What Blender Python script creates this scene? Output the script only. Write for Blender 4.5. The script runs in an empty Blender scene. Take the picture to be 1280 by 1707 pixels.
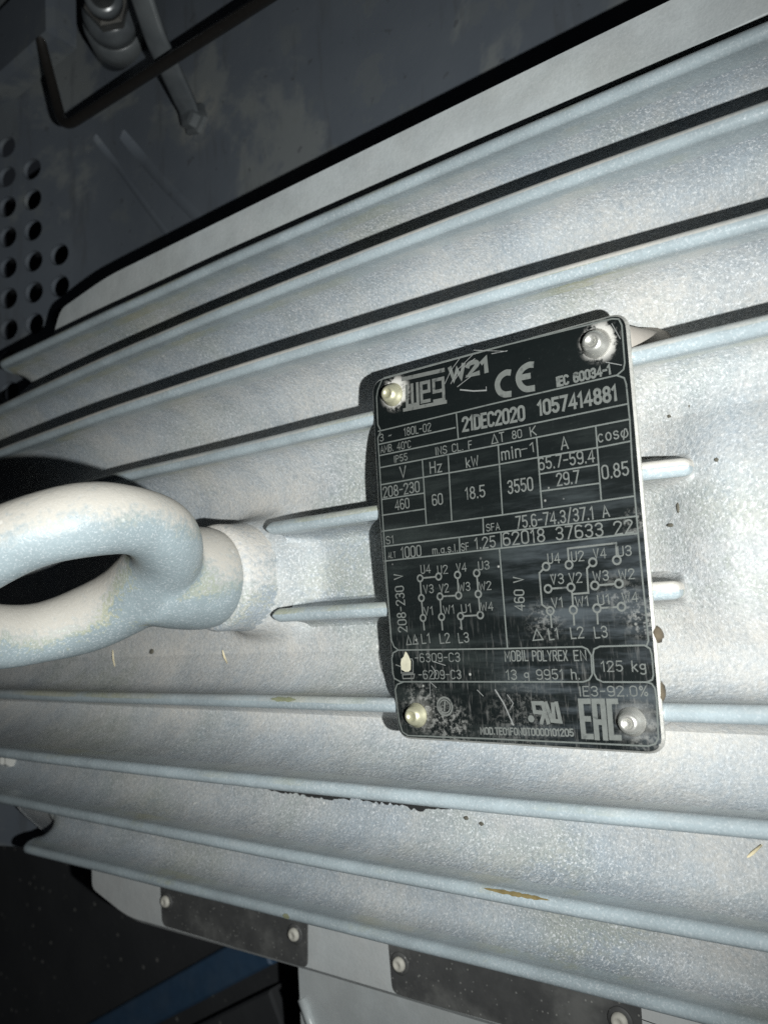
import bpy, bmesh, math, random
from mathutils import Vector, Matrix
random.seed(7)
K = 0.075                      # one scene unit = the nameplate's width, 75 mm
S = bpy.context.scene
C = S.collection

# ---------------------------------------------------------------- camera
cam_d = bpy.data.cameras.new('camera'); cam = bpy.data.objects.new('camera', cam_d); C.objects.link(cam)
CP = Vector((1.37688, -0.16863, 2.42206))
RM = Matrix(((0.785739, -0.061349, -0.615509), (-0.113975, -0.992391, -0.046584), (-0.607967, 0.106756, -0.786752)))
rows = Matrix((RM[0], -RM[1], -RM[2]))           # camera axes x right, y up, z back
cam.matrix_world = Matrix.Translation(CP * K) @ rows.transposed().to_4x4()
cam_d.sensor_fit = 'VERTICAL'; cam_d.sensor_height = 36; cam_d.lens = 1350 / 1707 * 36
cam_d.clip_start = 0.005; cam_d.clip_end = 50
cam_d.dof.use_dof = True; cam_d.dof.focus_distance = 2.9 * K; cam_d.dof.aperture_fstop = 20
S.camera = cam
# ---------------------------------------------------------------- light: the phone's flash, the dim enclosure
w = bpy.data.worlds.new('World'); S.world = w; w.use_nodes = True
w.node_tree.nodes['Background'].inputs[0].default_value = (0.75, 0.85, 1, 1)
w.node_tree.nodes['Background'].inputs[1].default_value = 0.01
ld = bpy.data.lights.new('phone_flash', 'SPOT'); lamp = bpy.data.objects.new('phone_flash', ld); C.objects.link(lamp)
LP = CP + RM.transposed() @ Vector((0.50, 0.21, -0.15))
lamp.location = LP * K
aim = Vector((-4.2, 1.0, -0.6))
lamp.rotation_euler = (aim - LP).to_track_quat('-Z', 'Y').to_euler()
ld.energy = 6.7; ld.shadow_soft_size = 0.0018; ld.spot_size = math.radians(131); ld.spot_blend = 1.0
ld.color = (0.97, 1.0, 0.985)
S.view_settings.view_transform = 'Standard'; S.view_settings.look = 'None'
S.view_settings.exposure = 0; S.view_settings.gamma = 1
S.cycles.max_bounces = 5; S.cycles.use_denoising = False

# ---------------------------------------------------------------- data (plate coordinates, unit = plate width)
TEXTS=[['3 ~', [-0.4911, 0.432], [-0.4358, 0.433], 0.027, 0.0], ['180L-02', [-0.3753, 0.4336], [-0.2541, 0.4319], 0.0286, 0.0], ['AMB. 40°C', [-0.4908, 0.3871], [-0.3496, 0.3852], 0.0265, 0.0], ['IP55', [-0.4289, 0.3398], [-0.3679, 0.3409], 0.0252, 0.0], ['INS CL. F', [-0.2395, 0.3389], [-0.0865, 0.3386], 0.0275, 0.0], ['ΔT', [-0.0054, 0.3411], [0.0444, 0.3421], 0.0315, 0.0], ['80', [0.0759, 0.344], [0.111, 0.3445], 0.0268, 0.0], ['K', [0.1451, 0.3417], [0.1653, 0.3429], 0.0305, 0.0], ['V', [-0.4054, 0.2785], [-0.3787, 0.2786], 0.0409, 0.0], ['Hz', [-0.2685, 0.2762], [-0.2198, 0.2757], 0.0397, 0.0], ['kW', [-0.1139, 0.2744], [-0.0651, 0.2752], 0.0342, 0.0], ['min', [0.0301, 0.2787], [0.1005, 0.2797], 0.0393, 0.0], ['-1', [0.1064, 0.2874], [0.1537, 0.289], 0.0306, 0.0], ['208-230', [-0.4905, 0.215], [-0.323, 0.2159], 0.0386, 0.0], ['460', [-0.4374, 0.1603], [-0.3734, 0.1622], 0.0363, 0.0], ['60', [-0.2682, 0.1577], [-0.2251, 0.1584], 0.0383, 0.0], ['18.5', [-0.1259, 0.1622], [-0.0482, 0.1622], 0.0402, 0.0], ['3550', [0.044, 0.1608], [0.1362, 0.1612], 0.0428, 0.0], ['A', [0.2507, 0.2792], [0.2739, 0.2793], 0.0395, 0.0], ['cosφ', [0.3782, 0.2815], [0.475, 0.284], 0.0343, 0.0], ['65.7-59.4', [0.1656, 0.2242], [0.3592, 0.2228], 0.0394, 0.0], ['29.7', [0.2249, 0.1639], [0.3017, 0.1636], 0.0392, 0.0], ['0.85', [0.3814, 0.1637], [0.4652, 0.1649], 0.0415, 0.0], ['21DEC2020', [-0.1165, 0.4063], [0.1257, 0.4022], 0.0465, 0.0095], ['1057414881', [0.1808, 0.4072], [0.4491, 0.4049], 0.0453, 0.0095], ['IEC 60034-1', [0.2551, 0.4895], [0.4376, 0.4917], 0.0285, 0.0075], ['SFA', [-0.0516, 0.0421], [-0.0007, 0.0428], 0.0238, 0.0], ['75.6-74.3/37.1', [0.0645, 0.0398], [0.3388, 0.0423], 0.0394, 0.0], ['A', [0.3712, 0.0433], [0.3914, 0.045], 0.0359, 0.0], ['S1', [-0.4908, 0.0368], [-0.4559, 0.0379], 0.0284, 0.0], ['ALT', [-0.4858, -0.0168], [-0.4514, -0.0166], 0.0215, 0.0], ['1000', [-0.4236, -0.0204], [-0.3346, -0.0198], 0.0389, 0.0], ['m.a.s.l.', [-0.2822, -0.0179], [-0.1762, -0.0167], 0.0258, 0.0], ['SF', [-0.1587, -0.0169], [-0.1287, -0.0156], 0.0254, 0.0], ['1.25', [-0.1021, -0.015], [-0.0223, -0.0149], 0.0374, 0.0], ['62018', [0.0107, -0.0131], [0.1637, -0.0125], 0.0423, 0.0], ['37633', [0.2062, -0.0119], [0.3648, -0.0135], 0.0403, 0.0], ['22', [0.404, -0.0136], [0.4616, -0.0118], 0.039, 0.0], ['208-230 V', [-0.4209, -0.2919], [-0.4255, -0.0794], 0.0389, 0], ['460 V', [0.0699, -0.2335], [0.0741, -0.1242], 0.0361, 0], ['U4', [-0.3387, -0.0845], [-0.2987, -0.0839], 0.0295, 0.0], ['U2', [-0.2662, -0.0914], [-0.2245, -0.091], 0.029, 0.0], ['V4', [-0.1852, -0.0889], [-0.1453, -0.0885], 0.0285, 0.0], ['U3', [-0.0946, -0.0881], [-0.0531, -0.088], 0.0279, 0.0], ['V3', [-0.3321, -0.1573], [-0.2913, -0.1562], 0.0292, 0.0], ['V2', [-0.263, -0.1581], [-0.2257, -0.1569], 0.0289, 0.0], ['W3', [-0.1815, -0.1573], [-0.1358, -0.1567], 0.0284, 0.0], ['W2', [-0.0975, -0.1588], [-0.0512, -0.1582], 0.0278, 0.0], ['V1', [-0.3376, -0.2364], [-0.2987, -0.2346], 0.0292, 0.0], ['W1', [-0.2524, -0.2347], [-0.2078, -0.2332], 0.0286, 0.0], ['U1', [-0.1762, -0.2332], [-0.1376, -0.2315], 0.0282, 0.0], ['W4', [-0.0964, -0.2297], [-0.0498, -0.2285], 0.0277, 0.0], ['ΔΔ', [-0.4257, -0.3403], [-0.3745, -0.3378], 0.0338, 0.0], ['L1', [-0.3558, -0.3372], [-0.3193, -0.3346], 0.0334, 0.0], ['L2', [-0.2755, -0.3377], [-0.2354, -0.3351], 0.0328, 0.0], ['L3', [-0.1967, -0.3369], [-0.1556, -0.3344], 0.0323, 0.0], ['U4', [0.1703, -0.0862], [0.2116, -0.0862], 0.0313, 0.0], ['U2', [0.2533, -0.0858], [0.2938, -0.0858], 0.0306, 0.0], ['V4', [0.3282, -0.0827], [0.3685, -0.0829], 0.0301, 0.0], ['U3', [0.4082, -0.0815], [0.4496, -0.0819], 0.0296, 0.0], ['V3', [0.175, -0.1541], [0.2182, -0.1535], 0.031, 0.0], ['V2', [0.2394, -0.154], [0.2813, -0.1535], 0.0306, 0.0], ['W3', [0.3204, -0.1524], [0.3698, -0.1525], 0.0299, 0.0], ['W2', [0.4041, -0.1527], [0.4523, -0.1528], 0.0294, 0.0], ['V1', [0.1715, -0.2302], [0.2091, -0.2286], 0.0309, 0.0], ['W1', [0.2542, -0.2298], [0.2969, -0.2285], 0.0303, 0.0], ['U1', [0.3294, -0.228], [0.3667, -0.2267], 0.0298, 0.0], ['W4', [0.4089, -0.2241], [0.4569, -0.2233], 0.0292, 0.0], ['Δ', [0.0925, -0.3335], [0.1283, -0.331], 0.0352, 0.0], ['L1', [0.1522, -0.3326], [0.1848, -0.3301], 0.0347, 0.0], ['L2', [0.2294, -0.3302], [0.2712, -0.3279], 0.034, 0.0], ['L3', [0.3097, -0.3298], [0.35, -0.3276], 0.0334, 0.0], ['-6309-C3', [-0.3911, -0.4034], [-0.1988, -0.4016], 0.0297, 0.0], ['-6209-C3', [-0.3799, -0.4639], [-0.1988, -0.461], 0.0295, 0.0], ['MOBIL', [-0.0168, -0.4009], [0.0682, -0.3991], 0.0327, 0.0], ['POLYREX', [0.0862, -0.4001], [0.209, -0.3995], 0.0318, 0.0], ['EN', [0.2331, -0.3995], [0.2725, -0.3987], 0.031, 0.0], ['13 g 9951 h.', [-0.0173, -0.4618], [0.2447, -0.4577], 0.0309, 0.0], ['125 kg', [0.3218, -0.4329], [0.4598, -0.4322], 0.0308, 0.0], ['IE3-92.0%', [0.2418, -0.5101], [0.4593, -0.5049], 0.0291, 0.0], ['MOD.TE01F0N0T0000101205', [-0.1343, -0.6471], [0.2076, -0.6362], 0.0213, 0.005], ['W21', [-0.1525, 0.5987], [0.0002, 0.5997], 0.0437, 0.017]]
NODES_A={'U4': [-0.3462, -0.1012], 'U2': [-0.2645, -0.1], 'V4': [-0.1837, -0.0997], 'U3': [-0.1047, -0.0987], 'V3': [-0.3459, -0.1729], 'V2': [-0.2641, -0.1717], 'W3': [-0.1851, -0.1717], 'W2': [-0.1041, -0.1712], 'V1': [-0.3443, -0.2451], 'W1': [-0.2639, -0.2446], 'U1': [-0.1833, -0.2447], 'W4': [-0.1026, -0.2437]}
ENDS_A=[[-0.3428, -0.2877], [-0.2633, -0.2897], [-0.1824, -0.2898]]
NODES_B={'U4': [0.1607, -0.0951], 'U2': [0.2419, -0.0955], 'V4': [0.3231, -0.0935], 'U3': [0.402, -0.0931], 'V3': [0.1615, -0.168], 'V2': [0.2423, -0.1679], 'W3': [0.3231, -0.1667], 'W2': [0.4021, -0.1654], 'V1': [0.1629, -0.2393], 'W1': [0.2432, -0.2398], 'U1': [0.3233, -0.238], 'W4': [0.4031, -0.2365]}
ENDS_B=[[0.1632, -0.2924], [0.2426, -0.2869], [0.322, -0.2854]]
EXTRA_B=[[[0.1607, -0.0951], [0.1346, -0.1144], [0.135, -0.2183], [0.1629, -0.2393]], [[0.2419, -0.0955], [0.2424, -0.0433], [0.4043, -0.0403], [0.402, -0.0931]], [[0.3231, -0.0935], [0.3017, -0.1123], [0.2994, -0.1884], [0.2445, -0.1894]], [[0.2423, -0.1679], [0.2445, -0.1894], [0.2432, -0.2398]]]
RULES=[[0.005, [[-0.4546, 0.6741], [0.0236, 0.6737], [0.459, 0.664], [0.48, 0.6574], [0.4877, 0.6359], [0.4857, 0.5149], [0.4799, 0.4951], [0.4573, 0.4819], [0.0066, 0.4797], [-0.4968, 0.4728]]], [0.005, [[-0.4639, 0.669], [-0.4873, 0.6338], [-0.4953, 0.607], [-0.4977, 0.4988], [-0.4875, 0.4782]]], [0.005, [[-0.4884, 0.4666], [-0.5017, 0.4478], [-0.5012, 0.3775], [-0.5017, 0.1459], [-0.5011, -0.0867], [-0.4962, -0.3223], [-0.486, -0.3469], [-0.4673, -0.3593]]], [0.005, [[0.4572, 0.481], [0.4793, 0.4684], [0.4841, 0.4483], [0.4844, 0.3323], [0.4797, 0.2146], [0.4773, 0.0919], [0.4763, -0.092], [0.4773, -0.2643], [0.477, -0.3413], [0.469, -0.3573]]], [0.005, [[-0.4978, 0.4218], [-0.15, 0.4243]]], [0.005, [[-0.1405, 0.4728], [-0.1399, 0.3832]]], [0.005, [[-0.5012, 0.378], [-0.0019, 0.3816], [0.4809, 0.3851]]], [0.005, [[-0.5019, 0.3314], [0.0153, 0.3334], [0.4838, 0.3362]]], [0.005, [[-0.4971, 0.2653], [-0.3016, 0.2661], [0.0153, 0.266], [0.1606, 0.2666], [0.3707, 0.2652], [0.4811, 0.2679]]], [0.005, [[-0.3017, 0.3302], [-0.3029, 0.095]]], [0.005, [[-0.188, 0.3301], [-0.1921, 0.0966]]], [0.005, [[0.0184, 0.3308], [0.0143, 0.0943]]], [0.005, [[0.1651, 0.3315], [0.1636, 0.0984]]], [0.005, [[0.3731, 0.3336], [0.3694, 0.0978]]], [0.005, [[-0.4986, 0.2086], [-0.3036, 0.2078]]], [0.005, [[-0.5033, 0.1483], [-0.303, 0.1493]]], [0.005, [[0.163, 0.2107], [0.3722, 0.2118]]], [0.005, [[0.1624, 0.1535], [0.3706, 0.1521]]], [0.005, [[-0.508, 0.088], [0.0199, 0.0916], [0.476, 0.0976]]], [0.005, [[-0.505, 0.0294], [0.0032, 0.0338], [0.4756, 0.0355]]], [0.005, [[-0.5035, -0.026], [-0.0063, -0.0208], [0.4761, -0.0169]]], [0.005, [[-0.0633, 0.0906], [-0.0657, 0.0344]]], [0.005, [[-0.1655, 0.0324], [-0.1676, -0.0217]]], [0.005, [[0.003, 0.0317], [0.0007, -0.0214]]], [0.005, [[-0.0075, -0.0207], [-0.0059, -0.359]]], [0.005, [[-0.4673, -0.3597], [-0.0059, -0.359], [0.2623, -0.3564], [0.2798, -0.3641], [0.2901, -0.3829], [0.2885, -0.4424], [0.2769, -0.4592], [0.2561, -0.4662], [-0.0762, -0.4702], [-0.4654, -0.4753], [-0.4924, -0.4638], [-0.4993, -0.4441], [-0.4993, -0.3911], [-0.4905, -0.369], [-0.4673, -0.3597]]], [0.005, [[0.3224, -0.3563], [0.3018, -0.3644], [0.2961, -0.3829], [0.2948, -0.4386], [0.303, -0.457], [0.3219, -0.4656], [0.4604, -0.4641], [0.4775, -0.4568], [0.4825, -0.4426], [0.4832, -0.3806], [0.4793, -0.3645], [0.4637, -0.3545], [0.3224, -0.3563]]], [0.005, [[-0.4544, -0.4765], [-0.4829, -0.4856], [-0.4929, -0.5055], [-0.4829, -0.6252], [-0.4716, -0.6571], [-0.4478, -0.6688], [-0.0695, -0.6608], [0.4456, -0.6525], [0.4681, -0.645], [0.4789, -0.627], [0.4847, -0.5131], [0.4823, -0.4815], [0.4745, -0.4693], [0.4604, -0.4641]]]]
SCRATCHES=[[0.0025, [[-0.1791, 0.5911], [-0.1496, 0.6335], [-0.1053, 0.672]]], [0.0025, [[-0.1536, 0.5856], [-0.119, 0.631], [-0.0552, 0.6689]]], [0.0025, [[-0.1402, 0.5916], [-0.0986, 0.6308], [-0.0466, 0.6538]]], [0.005, [[-0.1152, 0.5554], [-0.0613, 0.5397], [-0.0106, 0.5312]]], [0.0025, [[-0.0106, 0.5312], [-0.0095, 0.5439]]], [0.0025, [[-0.1268, 0.5688], [-0.0692, 0.5936]]], [0.005, [[-0.0645, -0.4973], [-0.0357, -0.5404], [-0.0054, -0.6103]]], [0.0025, [[-0.1359, -0.4987], [-0.1136, -0.5185]]], [0.0025, [[-0.0195, -0.5123], [0.0009, -0.5394], [-0.0122, -0.5595]]], [0.0025, [[-0.334, -0.5194], [-0.3328, -0.4727], [-0.3057, -0.4935]]], [0.0025, [[-0.3203, -0.4173], [-0.3015, -0.4427], [-0.3137, -0.464]]], [0.0025, [[-0.0489, 0.6848], [0.0785, 0.6497]]], [0.0025, [[0.0219, 0.6548], [0.0833, 0.6507]]], [0.0025, [[0.4264, 0.5306], [0.4755, 0.5096]]], [0.0025, [[0.4574, 0.6478], [0.4797, 0.5934]]], [0.0025, [[-0.3086, -0.4024], [-0.2605, -0.4151]]]]
MARKS={'ce_C': [[0.0813, 0.575], [0.0697, 0.5766], [0.0477, 0.5677], [0.0339, 0.5452], [0.0387, 0.5188], [0.0562, 0.5035], [0.077, 0.5002]], 'ce_E': [[0.169, 0.5822], [0.1556, 0.5833], [0.132, 0.5741], [0.1164, 0.5525], [0.1207, 0.5245], [0.1395, 0.5049], [0.1662, 0.5013]], 'ce_bar': [[0.1205, 0.5474], [0.1545, 0.5462]], 'weg_top': [[-0.3645, 0.6496], [-0.1826, 0.6432]], 'weg_bot': [[-0.3683, 0.5314], [-0.182, 0.5251]], 'weg_box': [[-0.3525, 0.6238], [-0.1793, 0.6201], [-0.1813, 0.5338], [-0.3564, 0.5394]], 'ur': [[0.0659, -0.5375], [0.163, -0.5347], [0.1721, -0.5958], [0.0865, -0.5995]], 'ur_dot': [0.0624, -0.5879], 'eac': [[0.2345, -0.5233], [0.3632, -0.5199], [0.3616, -0.6361], [0.2359, -0.6384]], 'circ': [-0.2761, -0.5589], 'circ_r': [-0.2446, -0.5579], 'chip': [[-0.434, -0.3643], [-0.4265, -0.3708], [-0.4195, -0.3836], [-0.4118, -0.4007], [-0.4152, -0.4303], [-0.4238, -0.438], [-0.44, -0.439], [-0.4582, -0.4305], [-0.4591, -0.407], [-0.4541, -0.392], [-0.4436, -0.3835]], 'icon': [[[-0.4552, -0.392], [-0.4068, -0.3922], [-0.4022, -0.4007], [-0.4056, -0.443], [-0.4592, -0.4433], [-0.4552, -0.392]], [[-0.4543, -0.4497], [-0.3996, -0.4472], [-0.4045, -0.462], [-0.4528, -0.4638], [-0.4543, -0.4497]], [[-0.4814, -0.4134], [-0.4601, -0.4198]]]}
CORNERS=[[-0.5183, 0.6761], [0.5072, 0.6781], [0.4945, -0.6763], [-0.4957, -0.6821]]
RIVETS=[[-0.4169, 0.6003], [0.3987, 0.598], [-0.4011, -0.5938], [0.4025, -0.5831]]
FINS={'F1': {'y': [0, 1.6], 'z': [-0.00662, -0.03144, -0.31933]}, 'F2': {'y': [0, 1.26], 'z': [-0.01701, -0.04256, -0.15407]}, 'F3': {'y': [0, 0.885], 'z': [-0.02118, -0.06888, -0.04091]}, 'F8': {'y': [0, -0.895], 'z': [-0.00932, -0.07782, -0.0518]}, 'F9': {'y': [0, -1.25], 'z': [-0.00595, -0.03622, -0.19456]}, 'F10': {'y': [0, -1.62], 'z': [-0.02335, -0.44102]}, 'F4': {'y': [-0.00067, 0.54122], 'z': [-0.03]}, 'F7': {'y': [0.00944, -0.56243], 'z': [-0.03]}}
LEFT_EDGE=[[-0.5231, 0.381], [-0.5246, 0.1715], [-0.5173, -0.0357], [-0.5095, -0.1945], [-0.5054, -0.3955]]


# ---------------------------------------------------------------- node helpers
class NT:
    def __init__(s, name):
        s.m = bpy.data.materials.new(name); s.m.use_nodes = True
        s.t = s.m.node_tree; s.t.nodes.clear()
        s.out = s.n('ShaderNodeOutputMaterial'); s.b = s.n('ShaderNodeBsdfPrincipled')
        s.t.links.new(s.b.outputs[0], s.out.inputs[0])
        s.co = s.n('ShaderNodeTexCoord').outputs['Object']
    def n(s, k, **a):
        x = s.t.nodes.new(k)
        for q, v in a.items(): setattr(x, q, v)
        return x
    def put(s, sock, v):
        if v is None: return
        if hasattr(v, 'is_output'): s.t.links.new(v, sock)
        else:
            if isinstance(v, (tuple, list)) and len(v) == 3 and sock.type == 'RGBA': v = (*v, 1)
            sock.default_value = v
    def math(s, op, a, b=None, c=None, clamp=False):
        x = s.n('ShaderNodeMath', operation=op, use_clamp=clamp)
        for i, v in enumerate((a, b, c)): s.put(x.inputs[i], v)
        return x.outputs[0]
    def noise(s, scale, detail=3, rough=.55, vec=None, dist=0):
        x = s.n('ShaderNodeTexNoise'); s.put(x.inputs['Vector'], vec or s.co)
        x.inputs['Scale'].default_value = scale; x.inputs['Detail'].default_value = detail
        x.inputs['Roughness'].default_value = rough; x.inputs['Distortion'].default_value = dist
        return x.outputs[0]
    def voro(s, scale, vec=None, feat='F1'):
        x = s.n('ShaderNodeTexVoronoi', feature=feat); s.put(x.inputs['Vector'], vec or s.co)
        x.inputs['Scale'].default_value = scale
        return x
    def step(s, v, a, b):
        x = s.n('ShaderNodeMapRange', interpolation_type='SMOOTHSTEP'); s.put(x.inputs[0], v)
        x.inputs[1].default_value = a; x.inputs[2].default_value = b
        return x.outputs[0]
    def mix(s, f, a, b, blend='MIX'):
        x = s.n('ShaderNodeMix', data_type='RGBA', blend_type=blend); s.put(x.inputs[0], f)
        s.put(x.inputs[6], a); s.put(x.inputs[7], b); return x.outputs[2]
    def attr(s, name): return s.n('ShaderNodeAttribute', attribute_name=name).outputs['Fac']
    def scaled(s, v, rot=(0, 0, 0)):
        x = s.n('ShaderNodeMapping'); s.put(x.inputs[0], s.co); x.inputs['Scale'].default_value = v
        x.inputs['Rotation'].default_value = rot; return x.outputs[0]
    def normal_dot(s, d):
        g = s.n('ShaderNodeTexCoord').outputs['Normal']
        x = s.n('ShaderNodeVectorMath', operation='DOT_PRODUCT'); s.put(x.inputs[0], g); x.inputs[1].default_value = d
        return x.outputs['Value']
    def bump(s, h, strength, dist, prev=None):
        x = s.n('ShaderNodeBump'); x.inputs['Strength'].default_value = strength; x.inputs['Distance'].default_value = dist
        s.put(x.inputs['Height'], h); s.put(x.inputs['Normal'], prev); return x.outputs[0]
    def fin(s, col, rough, metal=0, normal=None, spec=.5):
        s.put(s.b.inputs['Base Color'], col); s.put(s.b.inputs['Roughness'], rough)
        s.put(s.b.inputs['Metallic'], metal); s.put(s.b.inputs['Normal'], normal)
        s.put(s.b.inputs['Specular IOR Level'], spec); return s.m

PAINT = (0.262, 0.306, 0.325); DUST = (0.48, 0.45, 0.405); OLIVE = (0.25, 0.26, 0.17)

def paint_material(name, grain=1.0, dir_dust=0.0, base=PAINT, dustc=DUST, dir_=(0, 1, .25)):
    t = NT(name)
    d = t.attr('dust')
    lo = t.noise(26, 4); mid = t.noise(110, 4, .6); hi = t.noise(700, 3, .6); sp = t.noise(1150, 3, .65)
    if dir_dust:
        nd = t.normal_dot(dir_)
        d = t.math('ADD', d, t.math('MULTIPLY', t.step(nd, -.45, .85), dir_dust))
    d = t.math('ADD', d, t.math('MULTIPLY', t.math('SUBTRACT', lo, .5), .6))
    d = t.math('ADD', d, t.math('MULTIPLY', t.math('SUBTRACT', mid, .5), .9 if dir_dust else .3))
    d = t.math('ADD', d, t.math('MULTIPLY', t.math('SUBTRACT', hi, .5), 1.0 if dir_dust else .08 + .35 * grain))
    fac = t.step(d, .22, .88)
    d = t.math('ADD', d, t.math('MULTIPLY', t.math('SUBTRACT', t.noise(48, 5, .62), .5), .7))
    # olive grime where the dust thins out
    ol = t.math('MULTIPLY', t.step(d, .18, .38), t.step(d, .62, .42))
    ol = t.math('MULTIPLY', ol, t.step(t.noise(17, 3), .44, .66))
    tone = t.mix(t.step(t.noise(60, 4), .3, .7), tuple(c * .9 for c in base), tuple(min(1, c * 1.1) for c in base))
    col = t.mix(t.math('MULTIPLY', ol, .40 if grain > .9 else .1 if 'pad' in name else .85), tone, OLIVE)
    col = t.mix(t.math('MULTIPLY', fac, .9), col, dustc)
    # loose pale grains lying on the paint, and fine dark pits
    gr = t.step(t.noise(1500, 3, .66, dist=.3), .53, .64)
    zone = t.math('ADD', .62, t.math('MULTIPLY', t.step(t.noise(16, 3, .5), .35, .65), .45))
    gk = t.math('MULTIPLY', t.math('SUBTRACT', 1, t.math('MULTIPLY', fac, .7)), t.math('MULTIPLY', zone, grain))
    col = t.mix(t.math('MULTIPLY', gr, t.math('MULTIPLY', gk, .85)), col, (.60, .61, .62))
    vb = t.voro(185); big = t.math('MULTIPLY', t.step(vb.outputs['Distance'], .14, .07), t.step(vb.outputs['Color'], .78, .86))
    col = t.mix(t.math('MULTIPLY', big, .6 * min(1, grain)), col, (.72, .71, .67))
    col = t.mix(t.math('MULTIPLY', t.step(sp, .56, .34), t.math('MULTIPLY', gk, .5)), col, (.16, .175, .185))
    rough = t.math('ADD', .52 if grain > .9 else .42 if dir_dust else .28, t.math('MULTIPLY', fac, .4))
    h = t.math('ADD', t.math('MULTIPLY', sp, .6), t.math('MULTIPLY', hi, .6))
    nb = t.bump(h, .7 * grain, .0004)
    nb = t.bump(mid, .35, .0007, nb)
    return t.fin(col, rough, 0, nb, .45)

M = {}
M['paint'] = paint_material('grey_blue_cast_paint', 1.0, base=(.258, .295, .325))
M['bead'] = paint_material('grey_blue_smooth_paint', .35)
M['ring'] = paint_material('dusty_lifting_eye_paint', .35, .95, (.195, .235, .25), (.36, .335, .295), dir_=(.3, .9, .2))
M['boss'] = paint_material('dusty_boss_paint', .8, .30, base=(.258, .295, .325))
M['pad'] = paint_material('dusty_pad_paint', .25, 0, (.43, .46, .465), (.43, .43, .42))

def simple(name, col, rough, metal=0, var=.25, scale=200, dust=0.0, bumpd=.0002, spec=.5, dustc=(.4, .39, .36)):
    t = NT(name)
    a = t.noise(scale, 4, .6); b = t.noise(scale * .12, 4, .6)
    c = t.mix(a, tuple(x * (1 - var) for x in col), tuple(min(1, x * (1 + var)) for x in col))
    if dust: c = t.mix(t.math('MULTIPLY', t.step(b, .5 - dust * .35, .75), dust), c, dustc)
    r = t.math('ADD', rough - .08, t.math('MULTIPLY', b, .2))
    return t.fin(c, r, metal, t.bump(a, .3, bumpd), spec)
M['alu'] = simple('bare_aluminium', (.62, .61, .57), .42, .8, .3, 900)
M['rivet'] = simple('rivet_aluminium', (.74, .73, .68), .3, .85, .2, 700)
M['rivet_dull'] = simple('yellowed_rivet', (.55, .53, .38), .38, .7, .3, 700)
M['blue'] = simple('blue_beam_paint', (.036, .08, .145), .55, 0, .25, 150, .35, dustc=(.12, .15, .18))
M['rod'] = simple('dark_rod_steel', (.022, .02, .018), .33, .3, .3, 400)
M['white_screw'] = simple('dusty_screw_head', (.40, .385, .34), .7, 0, .3, 400)
M['chrome'] = simple('dusty_plated_steel', (.26, .25, .23), .32, .85, .4, 160, .5)
M['strut'] = simple('dull_painted_strut', (.055, .062, .068), .24, 0, .3, 160, .5, dustc=(.16, .17, .17))
M['clump'] = simple('dry_dirt', (.075, .06, .04), .95, 0, .5, 600)
M['straw'] = simple('dry_straw', (.62, .54, .36), .8, 0, .3, 500)
M['pile'] = simple('packed_dust', (.29, .265, .235), .95, 0, .15, 300)
M['fleck'] = simple('dark_fleck', (.07, .065, .05), .9, 0, .4, 600)
M['ribbed'] = simple('grey_moulded_plastic', (.34, .34, .32), .6, 0, .2, 300, .4)

def mat_panel():
    t = NT('dark_enclosure_paint')
    base = t.mix(t.noise(45, 4), (.082, .095, .115), (.11, .124, .14))
    pa = t.step(t.noise(9, 6, .62, dist=.4), .50, .57)
    base = t.mix(t.math('MULTIPLY', pa, .65), base, (.16, .17, .165))
    pb = t.step(t.noise(22, 6, .65), .56, .60)
    base = t.mix(t.math('MULTIPLY', pb, .3), base, (.13, .14, .135))
    q = t.n('ShaderNodeVectorMath', operation='DISTANCE'); t.put(q.inputs[0], t.co); q.inputs[1].default_value = (1.60 * K, .86 * K, .0)
    halo = t.math('MULTIPLY', t.step(q.outputs['Value'], .30 * K, .10 * K), t.step(t.noise(120, 4, .7), .35, .6))
    base = t.mix(t.math('MULTIPLY', halo, .7), base, (.22, .22, .20))
    run = t.step(t.noise(60, 4, .65, t.scaled((1, .16, 1), (0, 0, .75))), .54, .68)
    base = t.mix(t.math('MULTIPLY', run, .5), base, (.07, .075, .08))
    dk = t.step(t.noise(150, 3), .66, .72)
    base = t.mix(t.math('MULTIPLY', dk, .6), base, (.06, .064, .07))
    return t.fin(base, t.math('ADD', .5, t.math('MULTIPLY', pa, .25)), 0, t.bump(t.noise(300, 3), .2, .0003), .4)
M['panel'] = mat_panel()
def mat_floor():
    t = NT('black_rubber_mat')
    c = t.mix(t.noise(30, 4), (.028, .030, .033), (.055, .057, .06))
    v = t.voro(120); g = t.math('MULTIPLY', t.step(v.outputs['Distance'], .22, .08), t.step(v.outputs['Color'], .45, .8))
    g = t.math('MULTIPLY', g, t.step(t.noise(14, 3), .36, .56))
    c = t.mix(t.math('MULTIPLY', g, .55), c, (.4, .39, .36))
    return t.fin(c, .8, 0, t.bump(t.noise(200, 3), .4, .0006), .3)
M['floor'] = mat_floor()
def mat_cover():
    t = NT('dark_blanking_plate')
    c = t.mix(t.noise(120, 5, .65), (.035, .036, .037), (.10, .10, .098))
    c = t.mix(t.math('MULTIPLY', t.step(t.noise(38, 5, .65), .42, .66), .5), c, (.20, .20, .19))
    v = t.voro(560); g = t.math('MULTIPLY', t.step(v.outputs['Distance'], .25, .1), t.step(v.outputs['Color'], .5, .7))
    c = t.mix(t.math('MULTIPLY', g, .4), c, (.45, .45, .42))
    return t.fin(c, .6, .2, t.bump(t.noise(500, 3), .4, .0002), .4)
M['cover'] = mat_cover()

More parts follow.
